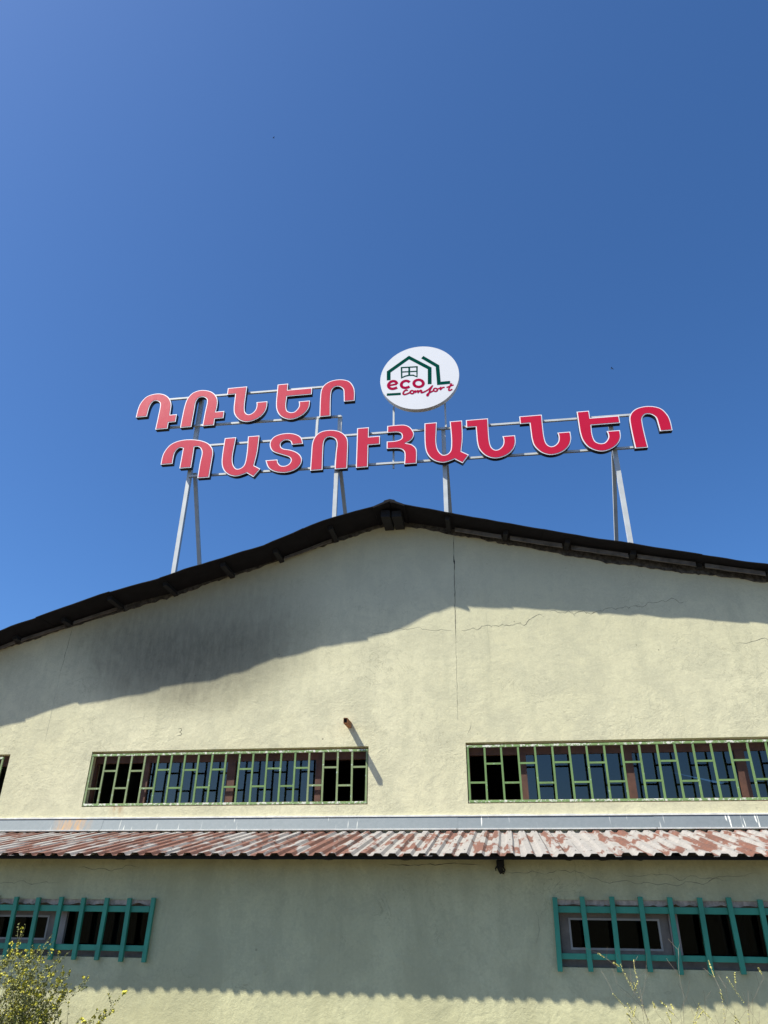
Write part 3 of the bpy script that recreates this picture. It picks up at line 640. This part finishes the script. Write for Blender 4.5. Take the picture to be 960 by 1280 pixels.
LG = {
    'e': [(-0.77,-0.158),(-0.668,-0.144),(-0.559,-0.128),(-0.573,-0.072),(-0.611,-0.034),(-0.669,-0.022),(-0.737,-0.057),(-0.78,-0.143),(-0.752,-0.225),(-0.69,-0.266),(-0.622,-0.262),(-0.554,-0.233)],
    'c': [(-0.246,-0.109),(-0.293,-0.061),(-0.361,-0.051),(-0.429,-0.088),(-0.459,-0.165),(-0.43,-0.239),(-0.362,-0.272),(-0.294,-0.262),(-0.247,-0.239)],
    'o': [(0.092,-0.181),(0.086,-0.147),(0.07,-0.114),(0.045,-0.087),(0.013,-0.067),(-0.024,-0.058),(-0.06,-0.059),(-0.093,-0.071),(-0.119,-0.092),(-0.136,-0.121),(-0.142,-0.155),(-0.137,-0.19),(-0.121,-0.222),(-0.095,-0.249),(-0.063,-0.268),(-0.027,-0.278),(0.009,-0.276),(0.042,-0.265),(0.068,-0.243),(0.085,-0.214),(0.092,-0.181)],
    'hA': [(-0.765,0.012),(-0.766,0.272),(-0.254,0.675),(0.256,0.269),(0.246,-0.221)],
    'hB': [(0.08,0.646),(0.45,0.318),(0.471,-0.224),(0.743,-0.223)],
    'dash': [(-0.807,-0.428),(-0.464,-0.44)],
    'w': [(-0.44,0.056),(-0.444,0.374),(-0.057,0.355),(-0.061,0.041),(-0.155,0.1),(-0.258,0.109),(-0.349,0.094),(-0.44,0.056)],
    'wv': [(-0.251,0.372),(-0.253,0.103)],
    'wh': [(-0.435,0.234),(-0.059,0.213)],
    's_c': [(-0.298,-0.36),(-0.32,-0.335),(-0.366,-0.35),(-0.403,-0.404),(-0.409,-0.453),(-0.376,-0.475),(-0.302,-0.456),(-0.232,-0.418)],
    's_o': [(-0.144,-0.423),(-0.147,-0.404),(-0.157,-0.388),(-0.171,-0.376),(-0.188,-0.37),(-0.205,-0.372),(-0.219,-0.381),(-0.229,-0.395),(-0.232,-0.413),(-0.229,-0.432),(-0.22,-0.449),(-0.206,-0.46),(-0.189,-0.466),(-0.172,-0.464),(-0.158,-0.455),(-0.148,-0.441),(-0.144,-0.423)],
    's_m': [(-0.151,-0.397),(-0.091,-0.388),(-0.112,-0.463),(-0.093,-0.419),(-0.049,-0.385),(-0.027,-0.406),(-0.046,-0.466),(-0.023,-0.418),(0.021,-0.382),(0.046,-0.4),(0.029,-0.456),(0.06,-0.463),(0.134,-0.431)],
    's_f': [(0.134,-0.431),(0.22,-0.381),(0.342,-0.248),(0.274,-0.341),(0.227,-0.473),(0.2,-0.569),(0.171,-0.566),(0.183,-0.513),(0.264,-0.468),(0.338,-0.43)],
    's_o2': [(0.427,-0.417),(0.424,-0.399),(0.415,-0.382),(0.4,-0.37),(0.383,-0.364),(0.365,-0.366),(0.35,-0.375),(0.34,-0.389),(0.336,-0.407),(0.339,-0.426),(0.349,-0.442),(0.363,-0.454),(0.381,-0.46),(0.398,-0.458),(0.413,-0.449),(0.423,-0.435),(0.427,-0.417)],
    's_r': [(0.422,-0.394),(0.477,-0.382),(0.525,-0.346),(0.497,-0.448),(0.52,-0.396),(0.558,-0.359),(0.605,-0.359)],
    's_t': [(0.775,-0.255),(0.735,-0.345),(0.700,-0.430),(0.713,-0.478),(0.79,-0.439)],
    's_tb': [(0.650,-0.370),(0.74,-0.338),(0.825,-0.308)],
}
def smooth_poly(pts):
    P = [list(p) for p in pts]; n = len(P)
    for _ in range(2):
        for i in range(n):              # square up nearly upright and nearly level corner-to-corner edges
            j = (i+1) % n
            if P[i][2] == 0 and P[j][2] == 0:
                for k in (0, 1):
                    if abs(P[i][k]-P[j][k]) < 0.035: P[i][k] = P[j][k] = (P[i][k]+P[j][k])/2
    out = []
    for i in range(n):
        p0, p1, p2, p3 = P[i-1], P[i], P[(i+1) % n], P[(i+2) % n]
        if p1[2] == 0 and p2[2] == 0: out.append((p1[0], p1[1])); continue
        a = p0 if p1[2] else [2*p1[k]-p2[k] for k in (0, 1)]
        d = p3 if p2[2] else [2*p2[k]-p1[k] for k in (0, 1)]
        for q in range(4):
            t = q/4; r = []
            for k in (0, 1):
                r.append(0.5*((2*p1[k]) + (-a[k]+p2[k])*t + (2*a[k]-5*p1[k]+4*p2[k]-d[k])*t*t + (-a[k]+3*p1[k]-3*p2[k]+d[k])*t**3))
            out.append(tuple(r))
    return out
def inset(poly, d):
    n = len(poly); area = sum(poly[i][0]*poly[(i+1) % n][1]-poly[(i+1) % n][0]*poly[i][1] for i in range(n)); sg = 1 if area > 0 else -1
    out = []
    for i in range(n):
        p = Vector(poly[i]); a = (p - Vector(poly[i-1])).normalized(); b = (Vector(poly[(i+1) % n]) - p).normalized()
        na = Vector((-a.y, a.x))*sg; nb = Vector((-b.y, b.x))*sg; mt = na+nb; k = max(0.35, 1+na.dot(nb))
        out.append(tuple(p + mt*d/k))
    return out
sign = empty('roof_sign', 'two rows of red white-edged Armenian letters on a grey steel frame above the roof', 'sign')
def letter(key, x, z):
    poly = [(x+a, z+b) for a, b in smooth_poly(GL[key])]
    mb = MB(); mb.prism(poly, 14.0, 14.105); lt = mb.build('letter', M['letter_side'], sign)
    mb = MB(); mb.prism(inset(poly, 0.001), 13.988, 13.999); mb.build('letter_rim', M['letter_rim'], lt)
    mb = MB(); mb.prism(inset(poly, 0.023), 13.982, 13.9875); mb.build('letter_face', M['letter_red'], lt)
for k, x, z in (('da',-8.729,12.587),('rra',-7.457,12.133),('nu',-6.33,13.263),('ech',-4.999,13.235),('re',-3.847,12.102),
                ('pe',-7.799,11.072),('ayb',-6.224,11.70),('tyun',-5.116,10.952),('vo',-3.99,10.565),('yiwn',-2.891,10.554),('ho',-2.165,11.664),
                ('ayb',-1.264,11.654),('nu',-0.287,11.647),('nu',0.952,11.628),('ech',2.261,11.632),('re',3.394,10.511)):
    letter(k, x, z)
def steel(name, a, b, wx, wy, side=Vector((1, 0, 0)), parent=None):
    mb = MB(); mb.bar(a, b, wx, wy, side); return mb.build(name, M['steel'], parent or sign)
Yr = 14.135; UZ = Vector((0, 0, 1))
steel('rail', (-8.30,Yr,13.185), (-3.55,Yr,13.128), 0.05, 0.05, UZ); steel('rail', (-7.85,Yr,12.275), (-3.335,Yr,12.172), 0.05, 0.05, UZ)
steel('rail', (-7.55,Yr,11.625), (3.47,Yr,11.516), 0.05, 0.05, UZ); steel('rail', (-7.08,Yr,10.745), (3.47,Yr,10.63), 0.05, 0.05, UZ)
Yp = 14.21
for x, zt in ((-7.10, 13.20), (-3.40, 11.55), (-0.835, 11.58), (3.0, 11.5)):
    steel('post', (x, Yp, roofz(x)-0.05), (x, Yp, zt), 0.095, 0.095)
for x, yb in ((-7.02, 17.4), (-3.36, 17.9), (-0.80, 17.6), (3.02, 17.5)):     # braces run back down to the roof
    zt = 10.95; zb = roofz(x)-0.03
    slope = {-7.02: 0.50, -3.36: 0.90, -0.80: 0.9, 3.02: 0.80}[x]
    steel('brace', (x, Yp+0.1, zt), (x, Yp+0.1+slope*(zt-zb), zb), 0.085, 0.07)
steel('upright', (-3.93, Yr, 11.62), (-3.93, Yr, 12.16), 0.06, 0.045); steel('upright', (-3.37, Yr+0.06, 10.6), (-3.37, Yr+0.06, 12.21), 0.10, 0.07)
steel('upright', (3.45, Yr, 10.66), (3.45, Yr, 11.49), 0.05, 0.045)

# ------------------------------------------------------------------ round logo sign
disc = empty('round_sign', 'round white sign with green house outline and red eco comfort lettering', 'sign')
CX, CZ, RR = -1.355, 12.985, 0.975
circ = lambda r: [(CX + r*cos(2*pi*i/72), CZ + r*sin(2*pi*i/72)) for i in range(72)]
mb = MB(); mb.prism(circ(RR), 13.905, 14.02); panel = mb.build('disc', M['disc_side'], disc)
mb = MB(); mb.prism(circ(RR-0.004), 13.897, 13.9045); mb.build('disc_face', M['disc'], panel)
def ribbon(mb, pts, wd, closed=False, yf=13.8945):
    P = [Vector((CX+a, CZ-0.025+b)) for a, b in pts]; n = len(P); Lp = []; Rp = []
    for i, p in enumerate(P):
        if closed: pa, pb = P[i-1] if i else P[-2], P[i+1] if i < n-1 else P[1]
        else: pa, pb = P[max(i-1, 0)], P[min(i+1, n-1)]
        a = (p-pa).normalized() if (p-pa).length > 1e-6 else (pb-p).normalized()
        b = (pb-p).normalized() if (pb-p).length > 1e-6 else a
        na = Vector((-a.y, a.x)); nb = Vector((-b.y, b.x)); mt = (na+nb)/max(0.7, 1+na.dot(nb)); ww = wd(i/(n-1)) if callable(wd) else wd
        Lp.append(p+mt*ww/2); Rp.append(p-mt*ww/2)
    vs = [(q.x, yf-4e-5*i, q.y) for i, q in enumerate(Lp)] + [(q.x, yf-4e-5*i, q.y) for i, q in enumerate(Rp)] + [(q.x, 13.8965, q.y) for q in Lp] + [(q.x, 13.8965, q.y) for q in Rp]; fs = []
    for i in range(n-1): fs += [(i, i+n, i+n+1, i+1), (i, i+1, i+1+2*n, i+2*n), (i+n, i+3*n, i+1+3*n, i+1+n)]
    fs += [(0, 2*n, 3*n, n), (n-1, 2*n-1, 4*n-1, 3*n-1)]
    mb.add(vs, fs)
def dens(pts, it=2):
    for _ in range(it):
        q = [pts[0]]
        for a, b in zip(pts, pts[1:]): q += [(a[0]*0.75+b[0]*0.25, a[1]*0.75+b[1]*0.25), (a[0]*0.25+b[0]*0.75, a[1]*0.25+b[1]*0.75)]
        pts = q + [pts[-1]]
    return pts
mb = MB(); ribbon(mb, LG['hA'], 0.092); mb.build('house_outline', M['logo_green'], panel)
mb = MB(); ribbon(mb, LG['hB'], 0.09); mb.build('roof_stroke', M['logo_green'], panel)
mb = MB(); ribbon(mb, LG['dash'], 0.07); mb.build('dash', M['logo_green'], panel)
mb = MB(); ribbon(mb, LG['w'], 0.038, True); ribbon(mb, LG['wv'], 0.044, yf=13.8942); ribbon(mb, LG['wh'], 0.034, yf=13.8939); mb.build('window_symbol', M['logo_green'], panel)
for k in ('e', 'c', 'o'):
    mb = MB(); P = LG[k]
    if k == 'e': ribbon(mb, [P[0], P[2]], 0.055, yf=13.8946); P = dens(P[2:])
    elif k == 'c': P = dens(P)
    ribbon(mb, P, 0.072, k == 'o', 13.8942); mb.build('eco_lettering', M['logo_red'], panel)
for i, k in enumerate(('s_c', 's_o', 's_m', 's_f', 's_o2', 's_r', 's_t', 's_tb')):
    mb = MB(); P = LG[k]; ribbon(mb, P if k.startswith('s_o') else dens(P, 1), 0.040, k.startswith('s_o'), 13.8925 + 0.0003*i); mb.build('comfort_lettering', M['logo_red'], panel)
for x, zb, zt in ((-2.03, 10.58, 12.35), (-0.765, 11.56, 12.4)):
    steel('support', (x, 14.18 if x < -1 else 14.1, zb), (x, 14.18 if x < -1 else 14.1, zt), 0.042, 0.042, parent=disc)
mb = MB(); mb.box(-2.10, -0.70, 14.03, 14.075, 12.50, 12.55); mb.build('back_rail', M['steel'], disc)

# ------------------------------------------------------------------ plants along the foot of the wall
def plant(name, label, x, y, h, nstem, spread, matS, matF, seed, branch=5, cl=0.022, flowers=True, lean=(0, 0), group=None, catkin=False, leaves=True):
    rng = random.Random(seed); root = empty(name, label, 'plant', group); root.location = (x, y, 0)
    st = MB(); fl = MB(); lf = MB()
    def petal(c, s, mb):
        u = Vector((rng.gauss(0,1), rng.gauss(0,1), rng.gauss(0,1))).normalized(); v = u.orthogonal().normalized(); u = u*s; v = v*s*rng.uniform(0.6, 1)
        n_ = u.cross(v).normalized()*s*0.25
        mb.add([c-u-v*0.4, c+u-v*0.4+n_, c+u*0.6+v+n_, c-u*0.6+v], [(0,1,2,3)])
    def cluster(c, r, mb, n):
        for _ in range(n):
            d = Vector((rng.gauss(0,1), rng.gauss(0,1), rng.gauss(0,1))).normalized()*r*rng.uniform(0.2, 1)
            petal(c+d, r*rng.uniform(0.45, 0.75), mb)
    def grow(p, d, L, r, depth):
        n = 7; pts = [p]; rad = [r]
        spray = rng.random() < (0.18 if depth == 0 else 0.32)
        bend = Vector((rng.uniform(-1,1), rng.uniform(-1,1), 0))*0.10
        for i in range(n):
            d = (d + bend*0.5 + Vector((rng.uniform(-1,1), rng.uniform(-1,1), rng.uniform(-0.4,0.7)))*0.10).normalized()
            p = p + d*L/n; pts.append(p); rad.append(max(0.0012, r*(1-0.72*(i+1)/n)))
            if depth < 2 and i >= (1 if depth == 0 else 2) and rng.random() < branch/ (7.0 if depth == 0 else 11.0):
                a = rng.uniform(0, 2*pi); q = (d*0.75 + Vector((cos(a), sin(a), 0.15))*0.65).normalized()
                grow(p, q, L*rng.uniform(0.28, 0.5), rad[-1]*0.75, depth+1)
            for _ in range(2 if leaves else 0): petal(p + Vector((rng.uniform(-1,1), rng.uniform(-1,1), rng.uniform(-1,1)))*0.014, rng.uniform(0.005, 0.011), lf)
            if catkin and spray and i > 2:
                for q_ in range(4): cluster(p - d*L/n*q_/4, cl*0.42, fl, 4)
        st.tube(pts, rad, 4)
        if flowers and rng.random() < 0.62: cluster(p, cl*rng.uniform(0.5, 1.25), fl, rng.randint(7, 12))
        if flowers and rng.random() < 0.25: cluster(p - d*0.035, cl*0.6, fl, 5)
    for k in range(nstem):
        a = rng.uniform(0, 2*pi); rr = spread*sqrt(rng.random())
        d = Vector((cos(a)*0.30*rng.random()+lean[0], sin(a)*0.25*rng.random()+lean[1], 1)).normalized()
        grow(Vector((cos(a)*rr, sin(a)*rr*0.6, 0)), d, h*rng.uniform(0.55, 1.0)*(1.15 if rng.random() < 0.08 else 1), 0.0045, 0)
    if st.v: st.build('stem', matS, root)
    for mb, nm, mt in ((fl, 'flower' if not catkin else 'catkin', matF), (lf, 'leaf', M['leaf'])):
        if mb.v:
            o = mb.build(nm, mt, root); o['kind'] = 'stuff'
    return root
plant('mustard_plant', 'bushy mustard plant thick with yellow flowers at the left edge of the photo', -5.2, 8.25, 0.86, 62, 0.46, M['stem'], M['flower'], 3, 6, 0.0185)
plant('mustard_plant', 'slim mustard plant with few yellow flowers just right of the bushy one', -4.45, 8.3, 0.74, 7, 0.16, M['stem'], M['flower'], 9, 4, 0.018, lean=(0.12, 0))
plant('twiggy_shrub', 'bare twiggy shrub with one pale yellow spray below the right barred window', 1.32, 8.3, 1.12, 6, 0.20, M['twig'], M['catkin'], 14, 4, 0.018, flowers=False, catkin=True, leaves=False)
plant('twiggy_shrub', 'short thin bare twigs against the sunlit wall strip, leftmost of the right shrubs', 0.72, 8.3, 0.85, 3, 0.08, M['twig'], M['catkin'], 22, 3, 0.015, flowers=False, catkin=True, leaves=False)
plant('twiggy_shrub', 'twiggy shrub with upright yellowish tips at the right edge of the photo', 1.82, 8.35, 1.12, 8, 0.20, M['twig'], M['catkin'], 27, 4, 0.018, flowers=False, catkin=True, leaves=False)
gr = MB(); rng = random.Random(5)
for i in range(900):
    x = rng.uniform(-6, 3); y = rng.uniform(7.6, 9.3)
    den = 1.0 if x < -3.2 else 0.45
    if rng.random() > den: continue
    h = rng.uniform(0.15, 0.42) * (1.0 if x < -3 else 0.9) + (0.15 if rng.random() < 0.06 else 0)
    a = rng.uniform(0, 2*pi); d = Vector((cos(a), sin(a), 0)); s = Vector((-d.y, d.x, 0))*0.004; p = Vector((x, y, 0))
    q1 = p + d*0.04*h + Vector((0, 0, h*0.55)); q2 = p + d*0.30*h + Vector((0, 0, h))
    gr.add([p-s, p+s, q1+s*0.8, q1-s*0.8, q2], [(0,1,2,3), (3,2,4)])
g = gr.build('grass', M['grass']); g['kind'] = 'stuff'; g['label'] = 'dry grass blades along the foot of the wall'; g['category'] = 'grass'

# ------------------------------------------------------------------ two far birds
def bird(label, loc, rz, bank, sc):
    root = empty('bird', label, 'bird'); root.location = loc; root.rotation_euler = (bank, 0.1, rz); root.scale = (sc, sc, sc)
    mb = MB(); mb.tube([(0,-0.16,0),(0,-0.12,0.01),(0,-0.03,0),(0,0.08,0),(0,0.2,0)], [0.008,0.028,0.042,0.03,0.008], 8)
    mb.add([(-0.01,0.15,0.003),(0.01,0.15,0.003),(0.05,0.27,0),(-0.05,0.27,0),(0,0.2,-0.008)], [(0,1,2,3),(0,4,1),(1,4,2),(2,4,3),(3,4,0)]); mb.build('body', M['bird'], root, True)
    for s in (-1, 1):
        mb = MB(); P = [(0.02,-0.07),(0.16,-0.12),(0.36,-0.02),(0.30,0.02),(0.17,0.05),(0.02,0.06)]
        vs = [(s*a, b, 0.02+0.35*a*(1-a)+0.006) for a, b in P] + [(s*a, b, 0.02+0.35*a*(1-a)) for a, b in P]
        fs = [(0,1,4,5),(1,2,3,4),(11,10,7,6),(10,9,8,7)] + [(i, i+6, (i+1) % 6+6, (i+1) % 6) for i in range(6)]
        mb.add(vs, fs); mb.build('wing', M['bird'], root)
bird('tiny dark bird gliding to the right of the round white sign', (13.78, 60, 49.57), 0.9, 0.5, 0.75)
bird('tiny dark bird alone high in the open blue sky', (-25.65, 60, 95.4), -0.6, -0.4, 0.6)
